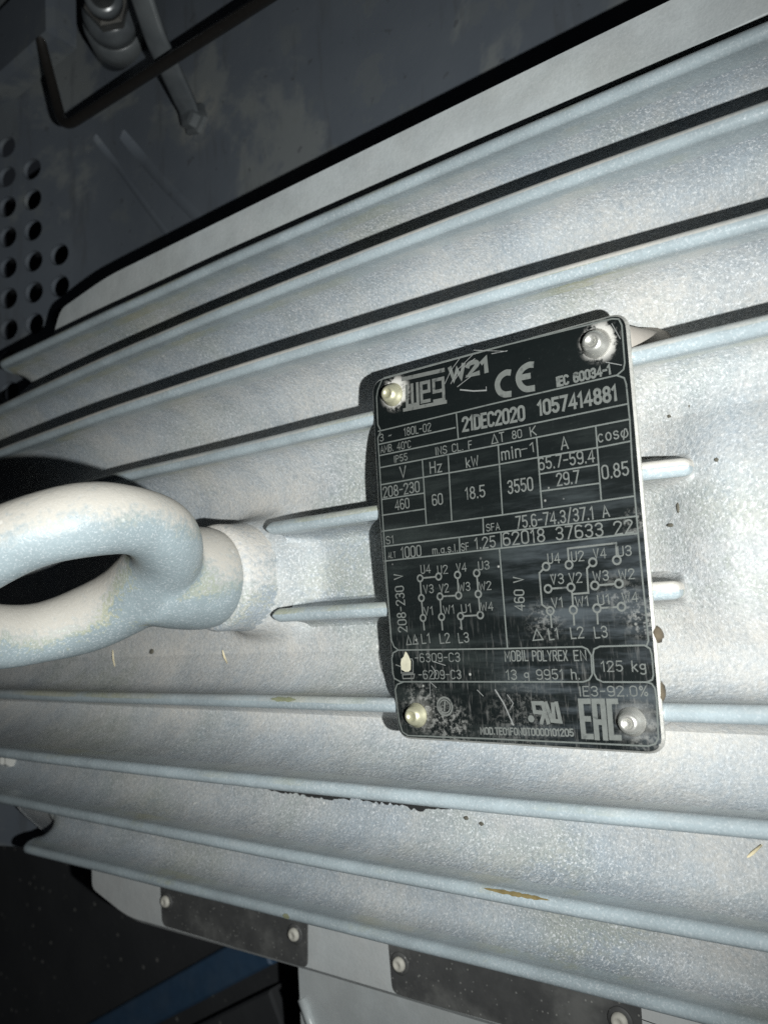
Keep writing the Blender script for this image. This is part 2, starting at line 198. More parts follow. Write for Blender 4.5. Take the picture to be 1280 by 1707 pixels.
def mat_plate():
    t = NT('black_printed_aluminium')
    ad = t.n('ShaderNodeVectorMath', operation='ADD'); t.put(ad.inputs[0], t.co); ad.inputs[1].default_value = (-1.4 * K, 0, -2.2 * K); t.co = ad.outputs[0]
    stv = t.scaled((1, .12, 1)); sth = t.scaled((.16, 1, 1), (0, 0, .25))
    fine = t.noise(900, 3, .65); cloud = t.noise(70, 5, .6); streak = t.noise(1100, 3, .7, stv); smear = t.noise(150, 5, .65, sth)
    c = t.mix(cloud, (.0026, .0038, .004), (.005, .007, .007))
    sx = t.n('ShaderNodeSeparateXYZ'); t.put(sx.inputs[0], t.co); X, Y = sx.outputs[0], sx.outputs[1]
    # worn zone over the lower right half, with the plate's reflection painted as haze
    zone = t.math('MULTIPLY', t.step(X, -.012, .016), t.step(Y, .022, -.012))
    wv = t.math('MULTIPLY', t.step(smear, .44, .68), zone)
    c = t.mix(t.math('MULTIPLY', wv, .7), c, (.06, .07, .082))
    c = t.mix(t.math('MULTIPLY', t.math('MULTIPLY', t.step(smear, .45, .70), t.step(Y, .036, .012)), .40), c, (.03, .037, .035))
    # vertical rub marks low on the plate
    low = t.math('MULTIPLY', t.step(Y, -.012, -.034), t.step(streak, .52, .74))
    c = t.mix(t.math('MULTIPLY', low, .5), c, (.11, .11, .105))
    # scuffed patch by the lower left rivet and round mark
    def blob(x, y, r0, r1):
        q = t.n('ShaderNodeVectorMath', operation='DISTANCE'); t.put(q.inputs[0], t.co); q.inputs[1].default_value = (x * K, y * K, 0)
        return t.step(q.outputs['Value'], r1 * K, r0 * K)
    gr = t.step(t.noise(620, 4, .75), .47, .62)
    for (x, y, a, b, k) in ((-.37, -.57, .02, .13, .5), (-.25, -.62, .02, .11, .5), (.40, -.20, .01, .10, .25), (.47, -.28, .01, .08, .55), (.47, .02, .0, .06, .5), (.14, -.27, .0, .10, .30), (.02, -.60, .02, .2, .18), (.44, -.60, .03, .12, .25)):
        c = t.mix(t.math('MULTIPLY', t.math('MULTIPLY', blob(x, y, a, b), gr), k), c, (.27, .27, .255))
    # pale ring of dust round each rivet
    for (x, y), k in zip(RIVETS, (1.0, .9, .12, .12)):
        rn = blob(x + .012, y + .004, (.040), .080)
        c = t.mix(t.math('MULTIPLY', t.math('MULTIPLY', rn, t.step(t.math('ADD', t.noise(300, 4, .7), t.math('MULTIPLY', rn, .16)), .46, .62)), k), c, (.42, .41, .385))
    # dust specks
    v = t.voro(330); g = t.math('MULTIPLY', t.step(v.outputs['Distance'], .16, .06), t.step(v.outputs['Color'], .80, .88))
    c = t.mix(t.math('MULTIPLY', g, .7), c, (.33, .33, .31))
    c = t.mix(t.math('MULTIPLY', t.step(fine, .55, .8), .06), c, (.08, .09, .085))
    r = t.math('ADD', .26, t.math('MULTIPLY', smear, .25))
    return t.fin(c, r, 0, t.bump(fine, .12, .00008), .4)
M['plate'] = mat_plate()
def mat_print(name, col, keep=.35):
    t = NT(name)
    wear = t.step(t.noise(420, 4, .7), keep - .1, keep + .12)
    c = t.mix(wear, (.03, .034, .034), t.mix(t.noise(900, 2), tuple(x * .75 for x in col), tuple(x * 1.2 for x in col)))
    return t.fin(c, .5, .1, None, .4)
M['print'] = mat_print('silver_lettering', (.108, .115, .108), .33)
M['print_dim'] = mat_print('dull_silver_marks', (.11, .115, .108), .36)
M['rule'] = mat_print('silver_rules', (.105, .115, .108), .30)
M['scratch'] = mat_print('scratched_metal', (.17, .175, .17), .34)
M['chip'] = simple('bared_metal_chip', (.45, .43, .33), .5, .2, .3, 500)

# ---------------------------------------------------------------- object helpers
def tag(o, label=None, cat=None, group=None, kind=None):
    for k, v in (('label', label), ('category', cat), ('group', group), ('kind', kind)):
        if v: o[k] = v
    return o
def thing(name, label, cat, loc=(0, 0, 0), group=None):
    o = bpy.data.objects.new(name, None); C.objects.link(o); o.location = Vector(loc) * K
    o.empty_display_size = .01
    return tag(o, label, cat, group)
def mesh(name, verts, faces, mats, parent=None, smooth=True, dust=None, fm=None, scale=True):
    me = bpy.data.meshes.new(name)
    me.from_pydata([tuple(Vector(v) * (K if scale else 1)) for v in verts], [], faces)
    for m in (mats if isinstance(mats, list) else [mats]): me.materials.append(m)
    if smooth: me.polygons.foreach_set('use_smooth', [True] * len(me.polygons))
    if fm: me.polygons.foreach_set('material_index', fm)
    if dust is not None:
        a = me.attributes.new('dust', 'FLOAT', 'POINT'); a.data.foreach_set('value', dust)
    me.update()
    o = bpy.data.objects.new(name, me); C.objects.link(o)
    if parent:
        o.parent = parent
        q = parent
        off = Vector((0, 0, 0))
        while q: off += q.location; q = q.parent
        me.transform(Matrix.Translation(-off))
    return o
def grid_faces(nu, nv, close_v=False, off=0):
    f = []
    for i in range(nu - 1):
        for j in range(nv if close_v else nv - 1):
            k = (j + 1) % nv
            f.append((off + i * nv + j, off + (i + 1) * nv + j, off + (i + 1) * nv + k, off + i * nv + k))
    return f
def lathe(profile, centre, axis=(0, 0, 1), n=32, xref=None):
    """profile: (r, h) pairs from the bottom up; returns verts, faces"""
    a = Vector(axis).normalized(); u = a.orthogonal().normalized() if xref is None else Vector(xref); v = a.cross(u)
    c = Vector(centre); vs = []
    for r, h in profile:
        for k in range(n):
            t = 2 * math.pi * k / n
            vs.append(c + a * h + (u * math.cos(t) + v * math.sin(t)) * r)
    m = len(profile)
    fs = []
    for i in range(m - 1):
        for k in range(n):
            q = (k + 1) % n
            fs.append((i * n + k, i * n + q, (i + 1) * n + q, (i + 1) * n + k))
    fs.append(tuple(range((m - 1) * n, m * n))); fs.append(tuple(reversed(range(n))))
    return vs, fs
def tube(path, r, n=14, closed=False):
    pts = [Vector(p) for p in path]; vs = []; m = len(pts)
    rr = r if isinstance(r, (list, tuple)) else [r] * m
    up = None
    for i, p in enumerate(pts):
        if closed: d = pts[(i + 1) % m] - pts[i - 1]
        else: d = pts[min(i + 1, m - 1)] - pts[max(i - 1, 0)]
        d.normalize()
        up = d.orthogonal().normalized() if up is None else (up - d * up.dot(d)).normalized()
        s = d.cross(up)
        for k in range(n):
            t = 2 * math.pi * k / n
            vs.append(p + (up * math.cos(t) + s * math.sin(t)) * rr[i])
    fs = grid_faces(m, n, True)
    if closed:
        for k in range(n): q = (k + 1) % n; fs.append(((m - 1) * n + k, k, q, (m - 1) * n + q))
    else: fs += [tuple(reversed(range(n))), tuple(range((m - 1) * n, m * n))]
    return vs, fs
def bend(pts, rad, seg=8):
    """polyline with rounded corners"""
    P = [Vector(p) for p in pts]; out = [P[0]]
    for a, b, c in zip(P, P[1:], P[2:]):
        u = (a - b).normalized(); v = (c - b).normalized(); r = min(rad, (a - b).length * .45, (c - b).length * .45)
        p0, p2 = b + u * r, b + v * r
        for i in range(seg + 1):
            t = i / seg; out.append(p0 * (1 - t) ** 2 + b * 2 * t * (1 - t) + p2 * t * t)
    out.append(P[-1]); return out
def prism(outline, z0, z1, bev=.0):
    """outline of (x, y) counter-clockwise, extruded from z0 to z1 with an optional bevel on top"""
    n = len(outline); vs = [(x, y, z0) for x, y in outline]; rings = 1
    if bev:
        vs += [(x, y, z1 - bev) for x, y in outline]; rings += 1
        P = [Vector((x, y)) for x, y in outline]; ins = []
        for i in range(n):
            e1 = (P[i] - P[i - 1]); e2 = (P[(i + 1) % n] - P[i])
            n1 = Vector((-e1.y, e1.x)).normalized(); n2 = Vector((-e2.y, e2.x)).normalized()
            q = (n1 + n2); q = q / max(.3, q.length) * bev * (2 / max(.6, (n1 + n2).length))
            ins.append(P[i] + q)
        vs += [(p.x, p.y, z1) for p in ins]; rings += 1
    else: vs += [(x, y, z1) for x, y in outline]; rings += 1
    fs = [tuple(reversed(range(n)))]
    for r in range(rings - 1):
        for i in range(n):
            j = (i + 1) % n; fs.append((r * n + i, r * n + j, (r + 1) * n + j, (r + 1) * n + i))
    fs.append(tuple(range((rings - 1) * n, rings * n)))
    return vs, fs
def round_poly(pts, rad, seg=7):
    P = [Vector(p) for p in pts]; n = len(P); out = []
    for i in range(n):
        a, b, c = P[i - 1], P[i], P[(i + 1) % n]; r = rad[i] if isinstance(rad, (list, tuple)) else rad
        u = (a - b).normalized(); v = (c - b).normalized()
        if r <= 0: out.append((b.x, b.y)); continue
        p0, p2 = b + u * r, b + v * r
        for k in range(seg + 1):
            t = k / seg; q = p0 * (1 - t) ** 2 + b * 2 * t * (1 - t) + p2 * t * t; out.append((q.x, q.y))
    return out
def ribbons(lines, z):
    vs, fs = [], []
    for li, (wd, pts) in enumerate(lines):
        zz = z + .00012 * (li % 9); P = []
        for p in pts:
            v = Vector(p)
            if not P or (v - P[-1]).length > 1e-5: P.append(v)
        closed = len(P) > 2 and (P[0] - P[-1]).length < 1e-4
        if closed: P.pop()
        n = len(P)
        if n < 2: continue
        base = len(vs)
        for i in range(n):
            a = P[i - 1] if (i > 0 or closed) else None; c = P[(i + 1) % n] if (i < n - 1 or closed) else None
            d1 = (P[i] - a).normalized() if a is not None else None; d2 = (c - P[i]).normalized() if c is not None else None
            if d1 is None: d1 = d2
            if d2 is None: d2 = d1
            n1 = Vector((-d1.y, d1.x)); n2 = Vector((-d2.y, d2.x)); m = n1 + n2
            if m.length < .35: m = n1 * 1.0; k = 1
            else: m.normalize(); k = min(1.8, 1 / max(.3, m.dot(n1)))
            off = m * (wd / 2) * k
            e = Vector((0, 0))
            if not closed and i == 0: e = -d2 * wd * .4
            if not closed and i == n - 1: e = d1 * wd * .4
            for s in (1, -1): q = P[i] + e + off * s; vs.append((q.x, q.y, zz + i * 1.2e-5))
        for i in range(n if closed else n - 1):
            j = (i + 1) % n
            fs.append((base + 2 * i, base + 2 * i + 1, base + 2 * j + 1, base + 2 * j))
    return vs, fs
def vnoise(x, y, s=1.0):
    from mathutils import noise
    return noise.noise(Vector((x * s, y * s, 3.3)))
def sm(a, b, x):
    t = min(1, max(0, (x - a) / (b - a))); return t * t * (3 - 2 * t)

# ================================================================ SETTING
def sheet_z(x):          # the enclosure sheet: flat beside the motor, bent up towards the lens further left
    z0 = -1.22
    t = max(0.0, -3.75 - x)
    return z0 + .32 * (t * t / (2 * .7) if t < .7 else t - .35)
PITCH = .27
panel = thing('enclosure_panel', 'dark blue grey sheet metal enclosure panel with punched round holes behind the motor', 'panel', (-4.5, 2.5, -1.2))
def build_panel():
    hx0, hy0 = -4.79, 2.81        # one known hole centre
    holes = set()
    for j in range(-12, 30):
        pass
    colrows = {0: (3, -9), -1: (4, -9), -2: (5, -9), 1: (0, -9), -3: (5, -9), 2: (-2, -9)}
    for c_, (top, bot) in colrows.items():
        for r_ in range(bot, top + 1): holes.add((c_, r_))
    vs, fs, wall = [], [], []
    th = -.035
    # x positions follow arc length so that the holes stay round on the bent sheet
    def at(u, v, d=0.0):
        x = u; z = sheet_z(x); return (x, v, z + d)
    px = PITCH * .955
    c0 = -22; c1 = 34
    for c_ in range(c0, c1):
        x0 = hx0 + (c_ - .5) * px; x1 = x0 + px; xc = (x0 + x1) / 2
        for r_ in range(-17, 17):
            y0 = hy0 + (r_ - .5) * PITCH; y1 = y0 + PITCH; yc = (y0 + y1) / 2
            if x0 > -4.25 and y1 < 1.75: continue
            if y1 < -1.95: continue
            if (c_, r_) not in holes:
                b = len(vs); vs += [at(x0, y0), at(x1, y0), at(x1, y1), at(x0, y1)]; fs.append((b, b + 1, b + 2, b + 3)); continue
            N = 16; r = .092; b = len(vs)
            sq = []
            for k in range(N):
                t = 2 * math.pi * (k + .5) / N; cx, sy = math.cos(t), math.sin(t); m = max(abs(cx), abs(sy))
                sq.append((xc + cx / m * px / 2, yc + sy / m * PITCH / 2))
            for (qx, qy) in sq: vs.append(at(qx, qy))
            for d in (0, -.001, -.012, th):
                for k in range(N):
                    t = 2 * math.pi * (k + .5) / N
                    rr = r - (.004 if d < -.005 else .002 if d else 0)
                    vs.append(at(xc + math.cos(t) * rr, yc + math.sin(t) * rr, d))
            for k in range(N):
                q = (k + 1) % N
                for L in (0, 2, 3): fs.append((b + L * N + k, b + L * N + q, b + (L + 1) * N + q, b + (L + 1) * N + k))
            # the square's four corners
            for (sx, sy, ks) in ((1, 1, 1), (-1, 1, 5), (-1, -1, 9), (1, -1, 13)):
                i = len(vs); vs.append(at(xc + sx * px / 2, yc + sy * PITCH / 2)); fs.append((b + ks, i, b + ks + 1))
    return vs, fs
v, f = build_panel(); sheet = mesh('perforated_sheet', v, f, M['panel'], panel)
bw = bmesh.new(); bw.from_mesh(sheet.data); bmesh.ops.remove_doubles(bw, verts=bw.verts, dist=2e-5); bw.to_mesh(sheet.data); bw.free()
# pressed crease and raised weld strip crossing the sheet
def on_sheet(pts, lift): return [(x, y, sheet_z(x) + lift) for x, y in pts]
for pts, r in (([(-4.15, 3.72), (-3.7, 3.12), (-3.25, 2.55), (-2.95, 2.2)], .06), ([(-3.82, 3.62), (-3.35, 3.05), (-2.95, 2.62), (-2.6, 2.25)], .10)):
    v, f = tube(on_sheet([(q.x, q.y) for q in bend([(p[0], p[1], 0) for p in pts], .3)], -r * .86), r, 10)
    mesh('weld_seam', v, f, M['panel'], panel)
v, f = prism([(-9.5, -3), (4, -3), (4, 6), (-9.5, 6)], -3.3, -3.2)
backing = mesh('dark_backing', v, f, M['floor'], panel, False)  # dark sheet added behind the panel so the punched holes read black
# black mat under the lower side
v, f = prism([(-13, -9), (3, -9), (3, -2.62), (-13, -2.62)], -2.62, -2.52); tag(mesh('floor_mat', v, f, M['floor'], None, False), kind='structure')

# blue beam
def oriented_box(a, b, half_w, z0, z1, bev=.02):
    a, b = Vector(a), Vector(b); d = (b - a).normalized(); n = Vector((-d.y, d.x)) * half_w
    return prism([tuple(a - n), tuple(b - n), tuple(b + n), tuple(a + n)], z0, z1, bev)
v, f = oriented_box((-7.6, -5.0), (-3.9, -2.97), .15, -2.5, -2.42)
bm_ = mesh('blue_beam', v, f, M['blue'], None, False); tag(bm_, 'blue painted steel beam lying on the black mat below the motor', 'beam')
v, f = oriented_box((-7.2, -5.3), (-3.55, -3.3), .16, -2.52, -2.2)
tag(mesh('black_rail', v, f, M['floor'], None, False), 'black rail beside the blue beam under the motor foot', 'rail')

# ================================================================ MOTOR
motor = thing('electric_motor', 'dusty grey blue electric motor with cast cooling fins and black rating plate', 'motor', (-1.4, 0, -2.2))
XL, XR = -4.45, 2.3
ZF = [(0, -.25), (.36, -.245), (.50, -.235), (.72, -.34), (1.07, -.43), (1.43, -.60), (1.8, -.88), (2.0, -1.2), (2.2, -1.6), (2.3, -2.2)]
def floor_z(x, y):
    a = abs(y)
    for (y0, z0), (y1, z1) in zip(ZF, ZF[1:]):
        if a <= y1: z = z0 + (z1 - z0) * sm(0, 1, (a - y0) / (y1 - y0)) * .5 + (z1 - z0) * (a - y0) / (y1 - y0) * .5; break
    else: z = ZF[-1][1]
    z += .165 * sm(.35, .75, x) * sm(.60, .14, a)                       # raised boss beyond the stub fins
    rb = math.hypot(x + 1.39, y + .03)
    if rb < .40: z += .20 * (min(1, (.40 - rb) / .16)) ** 2.5 * sm(.34, .22, abs(y + .03))
    z += .012 * vnoise(x, y, 1.3)
    return z
def floor_dust(x, y):
    return (.50 - .10 * sm(.35, .8, x) * sm(.55, .2, abs(y)) + .06 * sm(-.4, .7, x) * sm(1.6, .4, abs(y)) - .16 * sm(.45, .1, abs(y + .02)) * sm(-.5, -.8, x) * sm(-1.3, -1.0, x) + .10 * sm(-.15, -.45, y) * sm(-.9, -.6, y)
            + .14 * sm(.2, 1.0, x) * sm(.7, 1.2, y) + .10 * sm(.60, .3, math.hypot(x + 1.39, y - .05)))
def build_frame():
    ys = []
    y = -2.3
    while y <= 2.3001: ys.append(y); y += .025
    xs = [XL + (XR - XL) * i / 270 for i in range(271)]
    vs, du = [], []
    for x in xs:
        for y in ys:
            vs.append((x, y, floor_z(x, y)))
            du.append(floor_dust(x, y))
    fs = [tuple(reversed(q)) for q in grid_faces(len(xs), len(ys))]
    # end cap and rear half
    n = len(ys); b = len(vs)
    for (x, s) in ((XL, 0), (XR, 1)):
        for k in range(13):
            t = math.pi * (k / 12); vs.append((x, -2.3 * math.cos(t), -2.2 - 2.3 * math.sin(t))); du.append(.4)
    for k in range(12): fs.append((b + k, b + k + 1, b + 13 + k + 1, b + 13 + k))
    fs.append(tuple([j for j in range(n)] + [b + 12 - k for k in range(13)]))
    return vs, fs, du
v, f, d = build_frame(); mesh('motor_frame', v, f, M['paint'], motor, dust=d)

def poly(co, x):
    r = 0
    for c_ in co: r = r * x + c_
    return r
def fin(yf, zf, x0, x1, bead=.028, r_end=.16, both=False, up_dust=.0, flank=.22, name='cooling_fin', seg=90, sink=.06, neck=.027, label=None, spread=.15, base_dust=.55):
    xs = [x0 + r_end * (1 - math.cos(i / 8 * math.pi / 2)) for i in range(8)] + [x0 + r_end + (x1 - x0 - r_end * (2 if both else 1)) * i / seg for i in range(seg + 1)]
    if both: xs += [x1 - r_end + r_end * math.sin(i / 8 * math.pi / 2) for i in range(1, 9)]
    vs, du, fm = [], [], []
    NP = None
    for x in xs:
        y, z = yf(x), zf(x)
        y += .003 * vnoise(x, y, 1.7); z += .004 * vnoise(x + 9, y, 1.1)
        base = floor_z(x, y) - sink; h = max(.03, z - base)
        e = 1.0
        if x < x0 + r_end: e = math.sqrt(max(0, 1 - ((x0 + r_end - x) / r_end) ** 2))
        if both and x > x1 - r_end: e = math.sqrt(max(0, 1 - ((x - x1 + r_end) / r_end) ** 2))
        he = h * (.25 + .75 * e) if r_end > .1 else h
        zt = base + he; wsc = max(.05, min(1, e * 1.6)) if r_end > .1 else max(.04, e ** .6)
        side = []                                    # (half width, depth below the bead centre, dust)
        for k in range(0, 9):                        # bead, from the crown round to its underside
            a = math.pi * .5 - k / 8 * math.pi * .58
            side.append((bead * math.cos(a), -bead * math.sin(a), .06))
        top = bead * .25; low = []
        for sgn in (-1, 1):
            L_ = []; inner = sgn * y < 0 and spread > .1; sp_ = (.245 if abs(y) > .7 else .19) if inner else (.095 if spread > .1 else spread)
            pw, dp = (2.1, 1.45) if inner else (2.1, 1.7)
            for k in range(1, 13):
                t = k / 12; wd = neck + ((sp_ * t ** pw) if he > .2 else .03 * t ** 2)
                zl_ = floor_z(x, y + sgn * wd) - (.012 if k == 12 else .002); dep = max(.02, zt - zl_)
                L_.append((wd, top + (dep - top) * (1 - (1 - t) ** dp), flank + (floor_dust(x, y + sgn * wd) - flank) * t ** 1.6))
            low.append(L_)
        ring = [(-a, b_, c_) for a, b_, c_ in list(reversed(low[0])) + list(reversed(side[1:]))] + side + low[1]
        for i, (a, b_, c_) in enumerate(ring):
            vs.append((x, y + a * wsc, zt - b_))
            dd = c_
            if a > .004 and b_ < bead * .8: dd += up_dust
            du.append(dd)
        NP = len(ring)
    fs = grid_faces(len(xs), NP)
    for i in range(len(xs) - 1):
        for j in range(NP - 1): fm.append(1 if 10 <= j < NP - 11 else 0)
    fs.append(tuple(range(NP))); fm.append(0); fs.append(tuple(reversed(range((len(xs) - 1) * NP, len(xs) * NP)))); fm.append(0)
    fs = [tuple(reversed(q)) for q in fs]
    o = mesh(name, vs, fs, [M['paint'], M['bead']], motor, dust=du, fm=fm)
    if label: o['label'] = label
    return o
for k, dx, up, fl in (('F1', 0, .25, .36), ('F2', 0, .55, .38), ('F3', 0, .6, .42), ('F4', 0, .45, .45), ('F7', 0, .35, .45), ('F8', 0, .2, .42), ('F9', 0, .15, .38), ('F10', 0, .15, .36)):
    F = FINS[k]
    fin(lambda x, F=F: poly(F['y'], x), lambda x, F=F: poly(F['z'], x) - .012, {'F1': -4.1, 'F10': -3.97}.get(k, -4.42), XR - .05, up_dust=up, flank=fl)
for ya, xa, xb in ((.172, -1.165, -.35), (-.205, -1.15, -.35), (.176, .1, .625), (-.197, .1, .565)):
    fin(lambda x, ya=ya: ya + .004 * x, lambda x, xa=xa: -.055 - (.06 * sm(.45, .7, x) if xa > 0 else 0), xa, xb, bead=.029, r_end=.03, both=True, spread=.04, up_dust=.35 if xa < 0 else .8, flank=.25 if xa < 0 else .6, name='stub_fin', seg=16, neck=.028)

# boss and lifting eye
EX, EY = -1.39, -.03
def lift():
    prof = [(.25, -.30), (.246, -.14), (.243, -.06), (.237, .0), (.235, .07), (.225, .095), (.205, .105)]
    v, f = lathe(prof, (EX, EY, 0), n=48)
    d = [floor_dust(EX + .3, EY) - .1 + .15 * sm(-.1, .2, (q[1] - EY)) for q in v]
    mesh('lifting_boss', v, f, M['boss'], motor, dust=[x + .02 for x in d])
    bm = bmesh.new()
    def add(v, f):
        vv = [bm.verts.new(Vector(q) * K) for q in v]
        for q in f:
            try: bm.faces.new([vv[i] for i in q])
            except ValueError: pass
    add(*lathe([(.17, .05), (.215, .10), (.222, .16), (.217, .24), (.205, .33), (.18, .45)], (EX, EY, 0), n=40))
    u = Vector((.872, .49, 0)); zc = .80; R = .395
    path, rad = [], []
    for i in range(64):
        a = 2 * math.pi * i / 64 - math.pi / 2
        path.append(Vector((EX, EY, zc)) + u * (R * math.cos(a)) + Vector((0, 0, 1)) * (R * math.sin(a)))
        rad.append((.121 + .004 * math.sin(3.1 * a) + .003 * math.sin(7 * a)) + .028 * (.5 - .5 * math.sin(a)) ** 3)
    add(*tube(path, rad, 26, True))
    bmesh.ops.recalc_face_normals(bm, faces=bm.faces)
    me = bpy.data.meshes.new('lifting_eye'); bm.to_mesh(me); bm.free(); me.materials.append(M['ring'])
    me.polygons.foreach_set('use_smooth', [True] * len(me.polygons))
    o = bpy.data.objects.new('lifting_eye', me); C.objects.link(o); o.parent = motor; me.transform(Matrix.Translation(-motor.location))
    r = o.modifiers.new('remesh', 'REMESH'); r.mode = 'VOXEL'; r.voxel_size = .013 * K; r.use_smooth_shade = True
    s = o.modifiers.new('smooth', 'SMOOTH'); s.iterations = 14; s.factor = .5
    return o
lift()

# mounting pads with blanking plates (lower side), plain pad (upper side)
ZP = -.86
low = round_poly([(-3.93, -1.6), (-3.93, -2.05), (-3.5, -2.17), (-1.84, -2.135), (2.2, -2.09), (2.2, -1.6)], [.02, .07, .12, 0, .02, .02], 6)
v, f = prism(low, -1.35, ZP, .03)
pad = mesh('mounting_pad', v, f, M['pad'], motor, False, dust=[.6] * len(v))
up = round_poly([(2.2, 1.75), (2.2, 1.955), (.18, 1.975), (-2.15, 1.99), (-3.0, 1.995), (-3.55, 1.93), (-3.66, 1.75)], [.02, .02, 0, 0, .15, .07, .02], 6)
v, f = prism(up, -1.1, -.5, .004)
mesh('mounting_pad', v, f, M['pad'], motor, False, dust=[.42] * len(v))
def cover(pts, screws):
    # rim round the recess, the dark plate lying in it, two screws
    out = round_poly(pts, .045, 5)
    v, f = prism(out, ZP - .002, ZP + .006, .003); mesh('cover_plate', v, f, M['cover'], pad, False)
    for (x, y) in screws:
        v, f = lathe([(.054, .004), (.054, .012), (.05, .015), (.03, .015)], (x, y, ZP), n=20); mesh('washer', v, f, M['cover'], pad)
        v, f = lathe([(.036, .012), (.036, .022), (.03, .034), (.018, .038), (.013, .032)], (x, y, ZP), n=16); mesh('screw', v, f, M['white_screw'], pad)
cover([(-3.12, -2.125), (-1.862, -2.108), (-1.842, -1.80), (-3.13, -1.80)], [(-3.06, -1.965), (-1.94, -1.945)])
cover([(-1.29, -2.10), (-.02, -2.075), (-.013, -1.80), (-1.30, -1.80)], [(-1.225, -1.945), (-.105, -1.925)])
# foot casting below the pad
ft = round_poly([(-2.36, -2.0), (-2.36, -2.9), (2.2, -2.9), (2.2, -2.0)], [.01, .12, .02, .01], 6)
v, f = prism(ft, -2.45, -1.25, .03); mesh('motor_foot', v, f, M['pad'], motor, False, dust=[.45] * len(v))
v, f = tube(bend([(-2.30, -2.52, -1.24), (-2.2, -2.72, -1.24), (-1.9, -2.84, -1.24), (2.1, -2.84, -1.24)], .1), .03, 8)
mesh('foot_rim', v, f, M['pad'], motor, dust=[.3] * len(v))

# ---------------------------------------------------------------- rating plate
ZN = .0
tl, tr, br, bl = CORNERS
ol = round_poly([bl, br, tr, tl] + LEFT_EDGE, [.058] * 4 + [0] * len(LEFT_EDGE), 8)
v, f = prism(ol, ZN - .016, ZN, .007)
n = len(ol); fm = [0] + [0] * n + [0] * n + [1]
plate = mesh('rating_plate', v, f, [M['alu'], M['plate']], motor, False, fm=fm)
plate['label'] = 'black metal rating plate with silver lettering and four rivets'
for i, (x, y) in enumerate(RIVETS):
    r = .038 if i != 1 else .041
    prof = [(r * 1.18, 0), (r * 1.16, .006), (r * .98, .012), (r * .92, .024), (r * .72, .037), (r * .5, .041), (r * .38, .036), (r * .2, .031)]
    v, f = lathe(prof, (x, y, ZN), n=24)
    mesh('rivet', v, f, M['rivet'] if i in (1, 3) else M['rivet_dull'], plate)
    zb = floor_z(x, y) - .03
    v, f = lathe([(.05, zb), (.05, zb + .08), (.045, ZN - .016)] if i != 1 else [(.11, zb), (.085, zb + .09), (.06, ZN - .04), (.04, ZN - .016)], (x + (.05 if i == 1 else 0), y, 0), n=20)
    mesh('rivet_boss', v, f, M['pile'] if i == 1 else M['paint'], motor, dust=None if i == 1 else [.5] * len(v))

# stroke lettering
def arc(cx, cy, rx, ry, a0, a1, n=8):
    return [(cx + rx * math.cos(math.radians(a0 + (a1 - a0) * i / n)), cy + ry * math.sin(math.radians(a0 + (a1 - a0) * i / n))) for i in range(n + 1)]
G = {}
W_ = .44
def g(ch, w, *st): G[ch] = (w, st)
r_ = W_ / 2
O = arc(r_, 1 - r_, r_, r_, 0, 180) + arc(r_, r_, r_, r_, 180, 360) + [(W_, 1 - r_)]
g('0', W_, O); g('O', W_, O)
g('1', .22, [(0, .78), (.16, 1), (.16, 0)])
g('2', W_, arc(r_, 1 - r_, r_, r_, 180, -30) + [(0, 0), (W_, 0)])
g('3', W_, arc(r_, .76, r_ * .95, .24, 160, -80) + [(.16, .53)], [(.2, .53)] + arc(r_, .27, r_, .27, 80, -160))
g('4', W_ + .04, [(.36, 0), (.36, 1), (0, .28), (.48, .28)])
g('5', W_, [(W_ - .02, 1), (.05, 1), (.02, .56)] + arc(r_, .32, r_, .30, 130, -150))
g('6', W_, arc(r_, 1 - r_, r_, r_, 35, 180) + arc(r_, r_, r_, r_, 180, 360) + arc(r_, .36, r_, .22, 0, 175))
g('7', W_, [(0, 1), (W_, 1), (.14, 0)])
g('8', W_, arc(r_, .76, r_ * .85, .24, -90, 270, 12), arc(r_, .26, r_, .26, 90, 450, 12))
g('9', W_, arc(r_, r_, r_, r_, 215, 360) + arc(r_, 1 - r_, r_, r_, 0, 180) + arc(r_, .64, r_, .22, 180, 355))
g('A', .46, [(0, 0), (.23, 1), (.46, 0)], [(.08, .3), (.38, .3)])
g('B', .42, [(0, 0), (0, 1), (.2, 1)] + arc(.2, .77, .2, .23, 90, -90, 6) + [(0, .54)], [(.2, .54)] + arc(.2, .27, .22, .27, 90, -90, 6) + [(0, 0)])
g('C', W_, arc(r_, 1 - r_, r_, r_, 15, 180) + arc(r_, r_, r_, r_, 180, 345))
g('D', W_, [(0, 0), (0, 1), (.2, 1)] + arc(.2, .76, .24, .24, 90, 0, 5) + arc(.2, .24, .24, .24, 0, -90, 5) + [(0, 0)])
g('E', .38, [(.38, 1), (0, 1), (0, 0), (.38, 0)], [(0, .52), (.32, .52)])
g('F', .36, [(.36, 1), (0, 1), (0, 0)], [(0, .52), (.3, .52)])
g('H', .44, [(0, 0), (0, 1)], [(.44, 0), (.44, 1)], [(0, .52), (.44, .52)])
g('I', .06, [(.03, 0), (.03, 1)])
g('K', .42, [(0, 0), (0, 1)], [(.42, 1), (0, .4)], [(.12, .56), (.42, 0)])
g('L', .36, [(0, 1), (0, 0), (.36, 0)])
g('M', .54, [(0, 0), (0, 1), (.27, .35), (.54, 1), (.54, 0)])
g('N', .44, [(0, 0), (0, 1), (.44, 0), (.44, 1)])
g('P', .42, [(0, 0), (0, 1), (.2, 1)] + arc(.2, .75, .22, .25, 90, -90, 7) + [(0, .5)])
g('R', .42, [(0, 0), (0, 1), (.2, 1)] + arc(.2, .75, .22, .25, 90, -90, 7) + [(0, .5)], [(.18, .5), (.42, 0)])
g('S', W_, arc(r_, .75, r_, .25, 20, 250, 8) + arc(r_, .26, r_, .26, 70, -160, 8))
